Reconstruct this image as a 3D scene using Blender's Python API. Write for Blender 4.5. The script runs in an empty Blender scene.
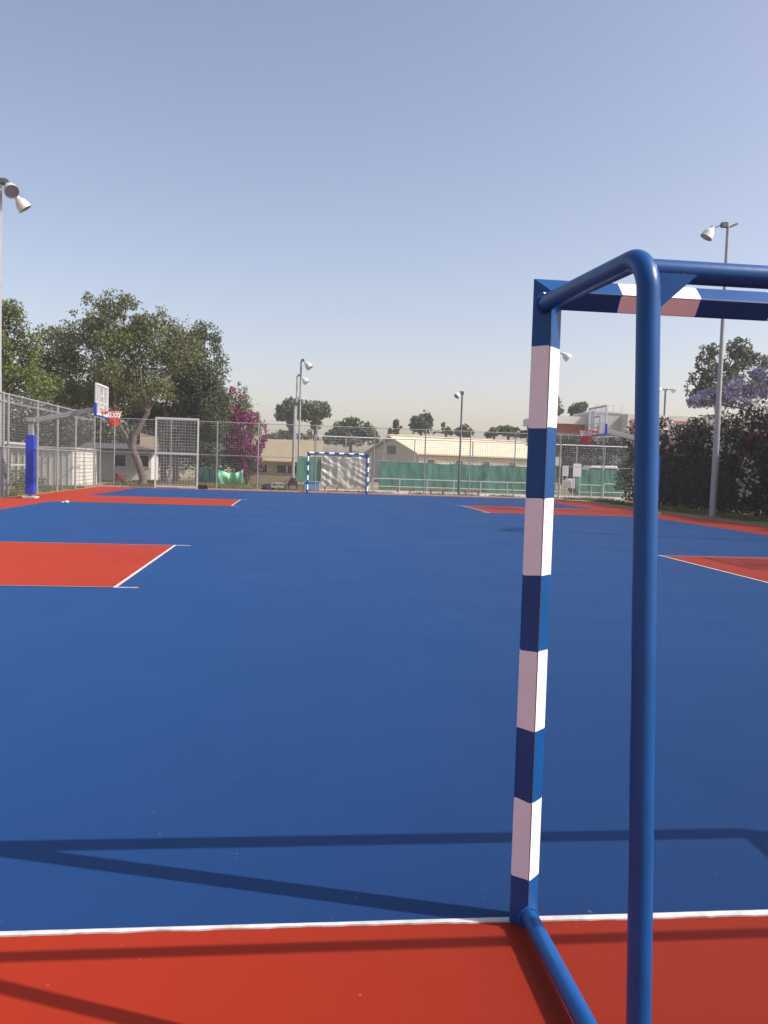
import bpy, bmesh, math, random
import numpy as np
from mathutils import Vector, Matrix, noise

random.seed(7)
S = bpy.context.scene
COL = S.collection
PI = math.pi
R = math.radians

# ------------------------------------------------------------------ camera
F_PX, PITCH, YAW, ROLL, CAM_H = 832.62, 0.05499, 0.11094, 0.03229, 1.487
fw = Vector((math.sin(YAW)*math.cos(PITCH), math.cos(YAW)*math.cos(PITCH), -math.sin(PITCH)))
r0 = Vector((math.cos(YAW), -math.sin(YAW), 0)); u0 = r0.cross(fw)
rt = r0*math.cos(ROLL)+u0*math.sin(ROLL); up = -r0*math.sin(ROLL)+u0*math.cos(ROLL)
EYE = Vector((0, 0, CAM_H))
cd = bpy.data.cameras.new('camera'); cam = bpy.data.objects.new('camera', cd); COL.objects.link(cam)
cam.matrix_world = Matrix(((rt.x, up.x, -fw.x, 0), (rt.y, up.y, -fw.y, 0), (rt.z, up.z, -fw.z, CAM_H), (0, 0, 0, 1)))
cd.sensor_fit = 'HORIZONTAL'; cd.sensor_width = 36; cd.lens = F_PX*36/768
cd.clip_start = 0.05; cd.clip_end = 3000
S.camera = cam
S.render.resolution_x = 768; S.render.resolution_y = 1024

def ray(x, y): return fw + rt*((x-384)/F_PX) - up*((y-512)/F_PX)
def at(x, y, Y):            # the point seen at a pixel, on the plane Y metres down the court
    d = ray(x, y); return EYE + d*(Y/d.y)
def atx(x, y, X):
    d = ray(x, y); return EYE + d*(X/d.x)

# ------------------------------------------------------------------ materials
def mat(name, col, rough=.6, metal=0, var=0.0, scale=3.0, bump=0.0, bscale=60, spec=.5, col2=None, island=False, detail=4):
    m = bpy.data.materials.new(name); m.use_nodes = True
    nt = m.node_tree; n = nt.nodes; l = nt.links
    b = n['Principled BSDF']
    b.inputs['Base Color'].default_value = (*col, 1); b.inputs['Roughness'].default_value = rough
    b.inputs['Metallic'].default_value = metal; b.inputs['Specular IOR Level'].default_value = spec
    tc = n.new('ShaderNodeTexCoord')
    if var > 0 or col2:
        c2 = col2 or tuple(max(0, c*(1-var)) for c in col)
        c1 = col if col2 else tuple(min(1, c*(1+var)) for c in col)
        nz = n.new('ShaderNodeTexNoise'); nz.inputs['Scale'].default_value = scale; nz.inputs['Detail'].default_value = detail
        nz.inputs['Roughness'].default_value = .6
        l.new(tc.outputs['Object'], nz.inputs['Vector'])
        mr = n.new('ShaderNodeMapRange'); mr.inputs[1].default_value = .3; mr.inputs[2].default_value = .7
        l.new(nz.outputs['Fac'], mr.inputs[0])
        fac = mr.outputs[0]
        if island:
            ge = n.new('ShaderNodeNewGeometry'); ad = n.new('ShaderNodeMath'); ad.operation = 'MULTIPLY_ADD'
            ad.inputs[1].default_value = .55; l.new(ge.outputs['Random Per Island'], ad.inputs[0])
            sc = n.new('ShaderNodeMath'); sc.operation = 'MULTIPLY'; sc.inputs[1].default_value = .45
            l.new(fac, sc.inputs[0]); l.new(sc.outputs[0], ad.inputs[2]); fac = ad.outputs[0]
        mx = n.new('ShaderNodeMix'); mx.data_type = 'RGBA'
        mx.inputs['A'].default_value = (*c1, 1); mx.inputs['B'].default_value = (*c2, 1)
        l.new(fac, mx.inputs['Factor']); l.new(mx.outputs['Result'], b.inputs['Base Color'])
    if bump > 0:
        nb = n.new('ShaderNodeTexNoise'); nb.inputs['Scale'].default_value = bscale; nb.inputs['Detail'].default_value = 3
        l.new(tc.outputs['Object'], nb.inputs['Vector'])
        bp = n.new('ShaderNodeBump'); bp.inputs['Strength'].default_value = bump; bp.inputs['Distance'].default_value = .004
        l.new(nb.outputs['Fac'], bp.inputs['Height']); l.new(bp.outputs['Normal'], b.inputs['Normal'])
    return m

def leafmat(name, c1, c2, scale=.6, trans=.25, rough=.6):
    m = mat(name, c1, rough, col2=c2, scale=scale, island=True, spec=.25)
    nt = m.node_tree; n = nt.nodes; l = nt.links
    b = n['Principled BSDF']; out = n['Material Output']
    tr = n.new('ShaderNodeBsdfTranslucent'); mx = n.new('ShaderNodeMixShader'); mx.inputs[0].default_value = trans
    l.new(b.inputs['Base Color'].links[0].from_socket, tr.inputs['Color'])
    l.new(b.outputs[0], mx.inputs[1]); l.new(tr.outputs[0], mx.inputs[2]); l.new(mx.outputs[0], out.inputs['Surface'])
    return m

def courtmat(name, col, rough=.55, amount=.1, sheen=(1, 1, 1)):
    """acrylic court paint: squeegee streaks, large soft mottling, scuffs, fine sand grain"""
    m = bpy.data.materials.new(name); m.use_nodes = True
    nt = m.node_tree; n = nt.nodes; l = nt.links; b = n['Principled BSDF']
    ge = n.new('ShaderNodeNewGeometry')
    def nz(scale, det, sx=1, sy=1):
        mp = n.new('ShaderNodeMapping'); mp.inputs['Scale'].default_value = (sx, sy, 1)
        l.new(ge.outputs['Position'], mp.inputs['Vector'])
        t = n.new('ShaderNodeTexNoise'); t.inputs['Scale'].default_value = scale; t.inputs['Detail'].default_value = det
        t.inputs['Roughness'].default_value = .6
        l.new(mp.outputs[0], t.inputs['Vector']); return t.outputs['Fac']
    def mr(s, a, b_, c, d):
        q = n.new('ShaderNodeMapRange'); q.inputs[1].default_value = a; q.inputs[2].default_value = b_
        q.inputs[3].default_value = c; q.inputs[4].default_value = d; l.new(s, q.inputs[0]); return q.outputs[0]
    def mul(a, b_):
        q = n.new('ShaderNodeMath'); q.operation = 'MULTIPLY'; l.new(a, q.inputs[0]); l.new(b_, q.inputs[1]); return q.outputs[0]
    big = mr(nz(.35, 4), .3, .7, 1-amount, 1+amount)
    streak = mr(nz(2.2, 3, 1, .12), .3, .7, 1-amount*.6, 1+amount*.6)
    fine = mr(nz(300, 2), .3, .7, .93, 1.07)
    v = mul(mul(big, streak), fine)
    rgb = n.new('ShaderNodeVectorMath'); rgb.operation = 'SCALE'; rgb.inputs[0].default_value = col
    l.new(v, rgb.inputs['Scale'])
    # pale dusty scuffs, sparse
    sc = mr(nz(1.7, 8), .68, .80, 0, .10)
    mx = n.new('ShaderNodeMix'); mx.data_type = 'RGBA'; l.new(sc, mx.inputs['Factor'])
    l.new(rgb.outputs[0], mx.inputs['A']); mx.inputs['B'].default_value = (.32, .29, .25, 1)
    m2 = n.new('ShaderNodeMix'); m2.data_type = 'RGBA'; l.new(mr(nz(38, 1), .77, .79, 0, .18), m2.inputs['Factor'])
    l.new(mx.outputs['Result'], m2.inputs['A']); m2.inputs['B'].default_value = (.40, .37, .34, 1)
    m3 = n.new('ShaderNodeMix'); m3.data_type = 'RGBA'; l.new(mr(nz(3.1, 9, 1, .35), .62, .74, 0, .28), m3.inputs['Factor'])
    l.new(m2.outputs['Result'], m3.inputs['A']); m3.inputs['B'].default_value = (col[0]*.55, col[1]*.6, col[2]*.6, 1)
    l.new(m3.outputs['Result'], b.inputs['Base Color'])
    l.new(mr(nz(.8, 5), .3, .7, rough-.07, rough+.08), b.inputs['Roughness'])
    b.inputs['Specular IOR Level'].default_value = .10
    b.inputs['Diffuse Roughness'].default_value = 1.0
    b.inputs['Sheen Weight'].default_value = .16; b.inputs['Sheen Roughness'].default_value = .45; b.inputs['Sheen Tint'].default_value = (*sheen, 1)
    bp = n.new('ShaderNodeBump'); bp.inputs['Strength'].default_value = .25; bp.inputs['Distance'].default_value = .002
    l.new(nz(420, 3), bp.inputs['Height']); l.new(bp.outputs[0], b.inputs['Normal'])
    return m

M = {}
M['court_blue'] = courtmat('court_blue', (.0085, .0315, .112), .66, .05, (.07, .42, 1.0))
M['court_red'] = courtmat('court_red', (.24, .0185, .0065), .66, .05, (.80, .26, .16))
M['line'] = mat('line_paint', (.50, .495, .48), .6, var=.22, scale=14, bump=.2, bscale=200)
M['line_faint'] = mat('line_faint', (.20, .18, .20), .6, var=.2, scale=6)
M['blue'] = mat('goal_blue_enamel', (.004, .064, .222), .34, var=.10, scale=7, bump=.10, bscale=35, spec=.3)
M['white'] = mat('goal_white_enamel', (.79, .80, .80), .42, var=.03, scale=12, bump=.08, bscale=35)
def chips(m, thr, colr):
    nt = m.node_tree; n = nt.nodes; l = nt.links; b = n['Principled BSDF']; src = b.inputs['Base Color'].links[0].from_socket
    tc = n.new('ShaderNodeTexCoord'); mk = None
    t = n.new('ShaderNodeTexNoise'); t.inputs['Scale'].default_value = 26; t.inputs['Detail'].default_value = 5; t.inputs['Roughness'].default_value = .62
    l.new(tc.outputs['Object'], t.inputs['Vector'])
    q = n.new('ShaderNodeMapRange'); q.inputs[1].default_value = thr; q.inputs[2].default_value = thr+.025; q.inputs[4].default_value = .8
    l.new(t.outputs['Fac'], q.inputs[0])
    mx = n.new('ShaderNodeMix'); mx.data_type = 'RGBA'; l.new(q.outputs[0], mx.inputs['Factor']); l.new(src, mx.inputs['A']); mx.inputs['B'].default_value = (*colr, 1)
    l.new(mx.outputs['Result'], b.inputs['Base Color'])
chips(M['blue'], .775, (.16, .17, .19)); chips(M['white'], .745, (.26, .25, .24))
M['seam'] = mat('dark_seam', (.03, .035, .05), .7)
M['galv'] = mat('galvanised_steel', (.36, .37, .38), .5, .35, var=.12, scale=14)
M['pole'] = mat('grey_pole', (.33, .34, .35), .45, .3, var=.10, scale=5)
M['poledark'] = mat('dark_steel', (.10, .105, .11), .5, .3, var=.1, scale=8)
M['whitemetal'] = mat('white_metal', (.58, .58, .56), .45, var=.08, scale=8)
M['railgrey'] = mat('pale_rail', (.40, .41, .40), .5, var=.15, scale=6)
M['wire'] = mat('fence_wire', (.30, .31, .31), .55, .3)
M['gatewire'] = mat('gate_wire', (.50, .51, .50), .5, .2)
M['pad'] = mat('blue_vinyl', (.018, .045, .42), .42, var=.12, scale=4)
M['orange'] = mat('orange_ring', (.75, .10, .025), .42)
M['netred'] = mat('red_net', (.70, .05, .035), .7)
M['netwhite'] = mat('white_net', (.75, .73, .70), .7)
M['acryl'] = mat('acrylic', (.80, .82, .84), .12)
M['acryl'].node_tree.nodes['Principled BSDF'].inputs['Alpha'].default_value = .22
M['grey_arm'] = mat('grey_arm', (.28, .28, .275), .5, var=.1, scale=6)
M['lampwhite'] = mat('lamp_housing', (.62, .62, .60), .4, .2, var=.05)
M['lens'] = mat('lamp_lens', (.22, .23, .27), .15)
M['concrete'] = mat('concrete', (.40, .38, .35), .85, var=.15, scale=6, bump=.5, bscale=30)
M['rust'] = mat('rust_brown', (.27, .11, .08), .75, var=.25, scale=8)
M['chair'] = mat('dark_red_plastic', (.13, .015, .02), .45, var=.15)
M['black'] = mat('black_cloth', (.015, .015, .017), .8, var=.3, scale=20)
M['bluebox'] = mat('blue_crate', (.12, .28, .55), .5, var=.1)
M['tarp'] = mat('green_windscreen', (.050, .165, .120), .7, var=.14, scale=1.4, bump=.5, bscale=4)
M['tarp_dark'] = mat('dark_green_sheet', (.012, .07, .05), .7, var=.3, scale=2)
M['tarp_light'] = mat('light_green_sheet', (.22, .62, .40), .6, var=.2, scale=3)
M['plastic'] = mat('cloudy_plastic', (.36, .36, .33), .3, var=.10, scale=3)
M['cream'] = mat('cream_render', (.50, .43, .31), .85, var=.08, scale=1.2)
M['creamroof'] = mat('cream_roof', (.60, .52, .37), .7, var=.06, scale=.8)
M['beige'] = mat('beige_render', (.56, .485, .37), .85, var=.1, scale=.8)
M['greywall'] = mat('grey_wall', (.42, .42, .42), .8, var=.1, scale=1)
M['palewall'] = mat('pale_wall', (.52, .51, .48), .8, var=.1, scale=1.5)
M['shedwhite'] = mat('shed_white', (.66, .64, .57), .7, var=.08, scale=2)
M['darkroof'] = mat('dark_roof', (.07, .07, .07), .8, var=.3, scale=2)
M['redwall'] = mat('red_cladding', (.36, .09, .06), .7, var=.12, scale=2)
M['glass'] = mat('window_glass', (.03, .035, .04), .1)
M['bark'] = mat('pale_bark', (.175, .135, .11), .9, col2=(.07, .055, .045), scale=6, bump=1, bscale=14)
M['barkdark'] = mat('dark_bark', (.10, .08, .065), .9, var=.4, scale=6, bump=1, bscale=14)
M['asphalt'] = mat('asphalt', (.07, .068, .065), .9, var=.2, scale=8)
M['carwhite'] = mat('white_car_paint', (.75, .75, .75), .25)
M['rubber'] = mat('rubber', (.02, .02, .02), .8)
M['scrawl'] = mat('black_spray_paint', (.02, .025, .025), .7)

def groundmat():
    m = bpy.data.materials.new('dry_ground'); m.use_nodes = True
    nt = m.node_tree; n = nt.nodes; l = nt.links; b = n['Principled BSDF']; b.inputs['Roughness'].default_value = .95
    ge = n.new('ShaderNodeNewGeometry')
    def nz(s, d):
        t = n.new('ShaderNodeTexNoise'); t.inputs['Scale'].default_value = s; t.inputs['Detail'].default_value = d
        t.inputs['Roughness'].default_value = .65
        l.new(ge.outputs['Position'], t.inputs['Vector']); return t.outputs['Fac']
    cr = n.new('ShaderNodeValToRGB'); l.new(nz(.22, 7), cr.inputs[0])
    e = cr.color_ramp.elements
    e[0].position = .38; e[0].color = (.23, .17, .10, 1); e[1].position = .62; e[1].color = (.17, .17, .055, 1)
    e2 = cr.color_ramp.elements.new(.5); e2.color = (.26, .215, .10, 1)
    mx = n.new('ShaderNodeMix'); mx.data_type = 'RGBA'; mx.blend_type = 'MULTIPLY'; mx.inputs['Factor'].default_value = .6
    c2 = n.new('ShaderNodeValToRGB'); l.new(nz(7, 6), c2.inputs[0])
    c2.color_ramp.elements[0].position = .3; c2.color_ramp.elements[0].color = (.35, .35, .33, 1)
    c2.color_ramp.elements[1].position = .7; c2.color_ramp.elements[1].color = (1.25, 1.2, 1.1, 1)
    l.new(cr.outputs[0], mx.inputs['A']); l.new(c2.outputs[0], mx.inputs['B']); l.new(mx.outputs['Result'], b.inputs['Base Color'])
    bp = n.new('ShaderNodeBump'); bp.inputs['Strength'].default_value = .7; bp.inputs['Distance'].default_value = .05
    l.new(nz(12, 5), bp.inputs['Height']); l.new(bp.outputs[0], b.inputs['Normal'])
    return m
M['ground'] = groundmat()

M['leaf_big'] = leafmat('leaf_olive', (.185, .20, .075), (.068, .088, .036), .5)
M['leaf_bright'] = leafmat('leaf_fresh', (.17, .215, .055), (.08, .115, .03), .5)
M['leaf_dark'] = leafmat('leaf_grey_green', (.135, .15, .085), (.045, .058, .031), .6)
M['leaf_far'] = leafmat('leaf_far', (.14, .165, .095), (.075, .095, .058), .4)
M['leaf_far2'] = leafmat('leaf_far_light', (.15, .16, .085), (.08, .09, .05), .4)
M['leaf_hedge'] = leafmat('leaf_oleander', (.040, .050, .028), (.015, .019, .012), .7, .15)
M['fl_magenta'] = leafmat('bracts_magenta', (.33, .04, .165), (.17, .036, .10), 1.2, .3)
M['fl_purple'] = leafmat('blossom_purple', (.25, .225, .39), (.14, .13, .24), .8, .3)
M['fl_white'] = leafmat('blossom_white', (.72, .68, .62), (.5, .42, .38), 1.5, .3)
M['fl_red'] = leafmat('blossom_red', (.33, .06, .055), (.20, .035, .04), 1.2, .3)
M['grass'] = leafmat('grass_blades', (.22, .20, .075), (.12, .13, .04), .6, .3)

# ------------------------------------------------------------------ mesh helpers
class MB:
    def __init__(s): s.v = []; s.f = []; s.mi = []
    def add(s, vs, fs, mi=0):
        o = len(s.v); s.v += [tuple(v) for v in vs]
        for f in fs: s.f.append(tuple(i+o for i in f)); s.mi.append(mi)
    def box(s, x0, x1, y0, y1, z0, z1, mi=0):
        s.add([(x0, y0, z0), (x1, y0, z0), (x1, y1, z0), (x0, y1, z0), (x0, y0, z1), (x1, y0, z1), (x1, y1, z1), (x0, y1, z1)],
              [(3, 2, 1, 0), (4, 5, 6, 7), (0, 1, 5, 4), (1, 2, 6, 5), (2, 3, 7, 6), (3, 0, 4, 7)], mi)
    def bar(s, a, b, w, h, mi=0, upv=(0, 0, 1)):
        a = Vector(a); b = Vector(b); d = (b-a).normalized(); u = Vector(upv)
        if abs(d.dot(u)) > .98: u = Vector((0, 1, 0))
        x = d.cross(u).normalized()*(w/2); y = x.cross(d).normalized()*(h/2)
        s.add([a-x-y, a+x-y, a+x+y, a-x+y, b-x-y, b+x-y, b+x+y, b-x+y],
              [(3, 2, 1, 0), (4, 5, 6, 7), (0, 1, 5, 4), (1, 2, 6, 5), (2, 3, 7, 6), (3, 0, 4, 7)], mi)
    def tube(s, pts, rad, n=10, mi=0, cap=True):
        pts = [Vector(p) for p in pts]
        if not isinstance(rad, (list, tuple)): rad = [rad]*len(pts)
        t0 = (pts[1]-pts[0]).normalized(); ref = Vector((0, 0, 1)) if abs(t0.z) < .9 else Vector((1, 0, 0))
        x = t0.cross(ref).normalized(); o = len(s.v)
        for i, p in enumerate(pts):
            t = ((pts[min(i+1, len(pts)-1)]-p).normalized()+(p-pts[max(i-1, 0)]).normalized()).normalized()
            x = (x-t*x.dot(t)).normalized(); y = t.cross(x)
            for k in range(n):
                a = 2*PI*k/n; s.v.append(tuple(p+(x*math.cos(a)+y*math.sin(a))*rad[i]))
        for i in range(len(pts)-1):
            for k in range(n):
                k2 = (k+1) % n; s.f.append((o+i*n+k, o+i*n+k2, o+(i+1)*n+k2, o+(i+1)*n+k)); s.mi.append(mi)
        if cap:
            s.f.append(tuple(o+k for k in range(n))[::-1]); s.mi.append(mi)
            s.f.append(tuple(o+(len(pts)-1)*n+k for k in range(n))); s.mi.append(mi)
    def lathe(s, prof, mtx=None, n=20, mi=0):
        o = len(s.v); mtx = mtx or Matrix()
        for r, z in prof:
            for k in range(n):
                a = 2*PI*k/n; s.v.append(tuple(mtx @ Vector((r*math.cos(a), r*math.sin(a), z))))
        for i in range(len(prof)-1):
            for k in range(n):
                k2 = (k+1) % n; s.f.append((o+i*n+k, o+i*n+k2, o+(i+1)*n+k2, o+(i+1)*n+k)); s.mi.append(mi)
    def torus(s, c, axis, Rr, r, n=28, m=8, mi=0, wob=0):
        c = Vector(c); z = Vector(axis).normalized(); x = z.orthogonal().normalized(); y = z.cross(x); o = len(s.v)
        for i in range(n):
            a = 2*PI*i/n; d = x*math.cos(a)+y*math.sin(a); rr = r*(1+wob*random.uniform(-1, 1))
            for k in range(m):
                b = 2*PI*k/m; s.v.append(tuple(c+d*(Rr+rr*math.cos(b))+z*(rr*math.sin(b))))
        for i in range(n):
            for k in range(m):
                i2 = (i+1) % n; k2 = (k+1) % m
                s.f.append((o+i*m+k, o+i2*m+k, o+i2*m+k2, o+i*m+k2)); s.mi.append(mi)
    def build(s, name, mats, parent=None, smooth=False, bevel=0, seg=2):
        me = bpy.data.meshes.new(name); me.from_pydata(s.v, [], s.f)
        for m in (mats if isinstance(mats, list) else [mats]): me.materials.append(m)
        me.polygons.foreach_set('material_index', s.mi)
        bm = bmesh.new(); bm.from_mesh(me); bmesh.ops.recalc_face_normals(bm, faces=bm.faces); bm.to_mesh(me); bm.free()
        if smooth:
            me.polygons.foreach_set('use_smooth', [True]*len(me.polygons))
            me.set_sharp_from_angle(angle=R(40))
        me.update()
        o = bpy.data.objects.new(name, me); COL.objects.link(o)
        if parent: o.parent = parent
        if bevel:
            b = o.modifiers.new('bevel', 'BEVEL'); b.width = bevel; b.segments = seg; b.limit_method = 'ANGLE'
        return o

def tag(o, label, cat, group=None, kind=None):
    o['label'] = label; o['category'] = cat
    if group: o['group'] = group
    if kind: o['kind'] = kind
    return o
def thing(name, label, cat, loc=(0, 0, 0), rz=0, group=None):
    o = bpy.data.objects.new(name, None); COL.objects.link(o); o.location = loc; o.rotation_euler = (0, 0, rz)
    o.empty_display_size = .3
    return tag(o, label, cat, group)
def struct(name, mb, m, **k):
    o = mb.build(name, m, **k); o['kind'] = 'structure'; return o
def dup(root, loc, rz, label):
    r = root.copy(); COL.objects.link(r); r.location = loc; r.rotation_euler = (0, 0, rz); r['label'] = label
    for ch in list(root.children):
        c = ch.copy(); COL.objects.link(c); c.parent = r
        for g in ch.children:
            d = g.copy(); COL.objects.link(d); d.parent = c
    return r
def fillet(pts, rad, n=10):
    pts = [Vector(p) for p in pts]; out = [pts[0]]
    for i in range(1, len(pts)-1):
        a = (pts[i-1]-pts[i]).normalized(); b = (pts[i+1]-pts[i]).normalized()
        th = a.angle(b); d = rad/math.tan(th/2); c = pts[i]+(a+b).normalized()*(rad/math.sin(th/2))
        p, q = pts[i]+a*d-c, pts[i]+b*d-c
        for k in range(n+1):
            t = k/n; out.append(c+(p*math.sin((1-t)*(PI-th))+q*math.sin(t*(PI-th)))/math.sin(PI-th))
    out.append(pts[-1]); return out

# ------------------------------------------------------------------ setting: ground and court
GX, GY = 2.335, 2.60                     # centre of the goal mouth, goal line
XL, XR = -7.75, 12.42                    # sidelines (edge of the blue)
KL, KR = -1.96, 6.74                     # free-throw lines of the cross courts
K1, K2 = 9.72, 27.95                     # near edges of the key pairs (4.9 m wide)
YF = 42.85                               # far goal line
g = MB(); g.add([(-600, -60, -.03), (600, -60, -.03), (600, 900, -.03), (-600, 900, -.03)], [(0, 1, 2, 3)])
struct('ground', g, M['ground'])
c = MB(); c.box(-9.6, 14.45, -6, 43.75, -.2, 0); struct('court', c, M['court_red'])
b = MB(); b.box(XL, XR, GY+.023, YF, 0, .004)
struct('court_blue_paint', b, M['court_blue'])
k = MB()
for x0, x1 in ((XL, KL), (KR, XR)):
    for y0 in (K1, K2): k.box(x0, x1, y0, y0+4.9, .004, .008)
struct('court_red_paint', k, M['court_red'])
ln = MB()
# goal line: hand-rolled, ragged towards the red
nseg = 900; xs = [-9.5+23.9*i/nseg for i in range(nseg+1)]
vs = []
for x in xs:
    rag = .006*noise.noise((x*9, 3, 0))+.010*noise.noise((x*2.1, 7, 0))+.004*noise.noise((x*31, 1, 0))
    vs.append((x, GY+.004+rag-.010*max(0, min(1, (x-.2)/1.0)), .012)); vs.append((x, GY+.022+.0015*noise.noise((x*3, 2, 8)), .012))
vs = [(x, y, .0055) for x, y, z in vs]; n0 = len(vs)
ln.add(vs+[(x, y, .0001) for x, y, z in vs[0::2]], [(2*i, 2*i+2, 2*i+3, 2*i+1) for i in range(nseg)]+[(n0+i, n0+i+1, 2*i+2, 2*i) for i in range(nseg)])
w = .036
for y0 in (K1, K2):
    ln.box(KL-w, KL, y0-.03, y0+4.93, .008, .012); ln.box(KR, KR+w, y0-.03, y0+4.93, .008, .012)
    for yy in (y0, y0+4.9):
        ln.box(KL+.002, KL+.24, yy-.012, yy+.012, .004, .0115); ln.box(KR-.24, KR-.002, yy-.012, yy+.012, .004, .0115)
struct('court_lines', ln, M['line'])
lf = MB()
for y0 in (K1, K2):
    for yy in (y0, y0+4.9):
        lf.box(XL, KL-w-.002, yy-.016, yy+.016, .008, .0105); lf.box(KR+w+.002, XR, yy-.016, yy+.016, .008, .0105)
struct('court_edge_lines', lf, M['line_faint'])
kb = MB(); kb.box(-9.75, 14.6, 43.76, 43.9, -.1, .05)
struct('court_kerb', kb, M['concrete'])
pv = MB(); pv.box(-3, 26, 46.2, 51.2, -.06, -.012); struct('path', pv, M['concrete'])

# ------------------------------------------------------------------ handball goals
HD = .0485
def diamond():
    q = HD; e = .006
    return [(q-e, -e), (q-e*.3, 0), (q-e, e), (e, q-e), (0, q-e*.3), (-e, q-e), (-q+e, e), (-q+e*.3, 0), (-q+e, -e), (-e, -q+e), (0, -q+e*.3), (e, -q+e)]
def lean(x, y, z): return (x-.003*z, y, z+.001*(x+1.54)*(z/2.03))
def make_goal(label):
    t = thing('handball_goal', label, 'goal', (GX, GY, 0), 0, 'handball goals')
    zc = 2.046; D = diamond(); n = len(D)
    zb = [.004, .165, .42, .655, .91, 1.155, 1.40, 1.625, 1.878]
    for s in (-1, 1):
        m = MB()
        rings = [[(s*(1.54)+a, b_, z+(random.uniform(-.004, .004) if z > .1 else 0)) for a, b_ in D] for z in zb]
        rings.append([(s*1.54+a, b_, zc+s*a) for a, b_ in D])
        for r_ in rings: m.v += [lean(*p) for p in r_]
        for i in range(len(rings)-1):
            for k_ in range(n):
                k2 = (k_+1) % n; m.f.append((i*n+k_, i*n+k2, (i+1)*n+k2, (i+1)*n+k_)); m.mi.append(1 if i % 2 == 1 else 0)
        m.f.append(tuple(range(n))); m.mi.append(0)
        po = m.build('post', [M['blue'], M['white']], t)
        q = MB(); pp = [lean(s*1.54, -.0462, z) for z in (.06, .5, 1.0, 1.5, 1.94)]
        q.tube(pp, .0016, 6); q.build('seam', M['seam'], po)
    m = MB()
    xb = [-1.313]
    for i in range(11): xb.append(xb[-1]+(.2585 if i % 2 == 0 else .250))
    rings = [[(-1.54-b_*1, a, zc+b_) for a, b_ in D]]+[[(x+random.uniform(-.004, .004), a, zc+b_) for a, b_ in D] for x in xb]+[[(1.54+b_, a, zc+b_) for a, b_ in D]]
    for r_ in rings: m.v += [lean(*p) for p in r_]
    for i in range(len(rings)-1):
        for k_ in range(n):
            k2 = (k_+1) % n; m.f.append((i*n+k_, i*n+k2, (i+1)*n+k2, (i+1)*n+k_)); m.mi.append(1 if i % 2 == 1 else 0)
    co = m.build('crossbar', [M['blue'], M['white']], t)
    q = MB(); q.tube([lean(x, -.0462, zc) for x in (-1.42, -.7, 0, .7, 1.42)], .0016, 6); q.build('seam', M['seam'], co)
    rr = .0275
    for s in (-1, 1):
        m = MB()
        xt = -1.526 if s < 0 else 1.476; xbm = -1.534 if s < 0 else 1.50
        path = fillet([(s*1.54-.022, -.030, 2.012), (xt, -.715, 1.999), (xbm, -.90, .05)], .10, 14)
        m.tube(path, rr, 20)
        m.torus((s*1.54-.022, -.036, 2.012), (0, -1, -.05), rr+.001, .006, wob=.35)
        m.tube([(s*1.535, -.035, .045), (xbm, -.90, .05)], rr, 20)
        m.torus((s*1.535, -.05, .045), (0, 1, 0), rr+.001, .006, wob=.35)
        m.torus((xbm, -.90+rr*.9, .05), (0, 1, 0), rr+.001, .006, wob=.35)
        m.build('side_frame', M['blue'], t, smooth=True)
    m = MB(); m.tube([(-1.520, -.697, 1.965), (0, -.697, 1.967), (1.470, -.697, 1.967)], .0270, 20)
    m.build('rear_bar', M['blue'], t, smooth=True)
    for s in (-1, 1):
        xu = -1.526+.022 if s < 0 else 1.476-.022
        q = MB(); x1 = xu-s*.095; pts = [(xu, 1.955), (x1, 1.955), (x1+s*.012, 1.944), (xu, 1.868)]
        q.add([(x, -.724, z) for x, z in pts]+[(x, -.718, z) for x, z in pts],
              [(0, 1, 2, 3), (7, 6, 5, 4), (0, 1, 5, 4), (1, 2, 6, 5), (2, 3, 7, 6), (3, 0, 4, 7)])
        q.tube([(xu-s*.009+random.uniform(-.001, .001), -.719, 1.868+.0045*i) for i in range(20)], [.0042*random.uniform(.8, 1.2) for i in range(20)], 7)
        q.tube([(xu-s*.0045*i, -.719, 1.952+random.uniform(-.001, .001)) for i in range(20)], [.0042*random.uniform(.8, 1.2) for i in range(20)], 7)
        q.build('gusset', M['blue'], t)
    return t
goal = make_goal('large blue and white striped goal standing in the foreground on the near white line')
dup(goal, (GX-.02, YF-.05, 0), PI, 'small distant blue and white striped goal before the far wire fence')

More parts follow.
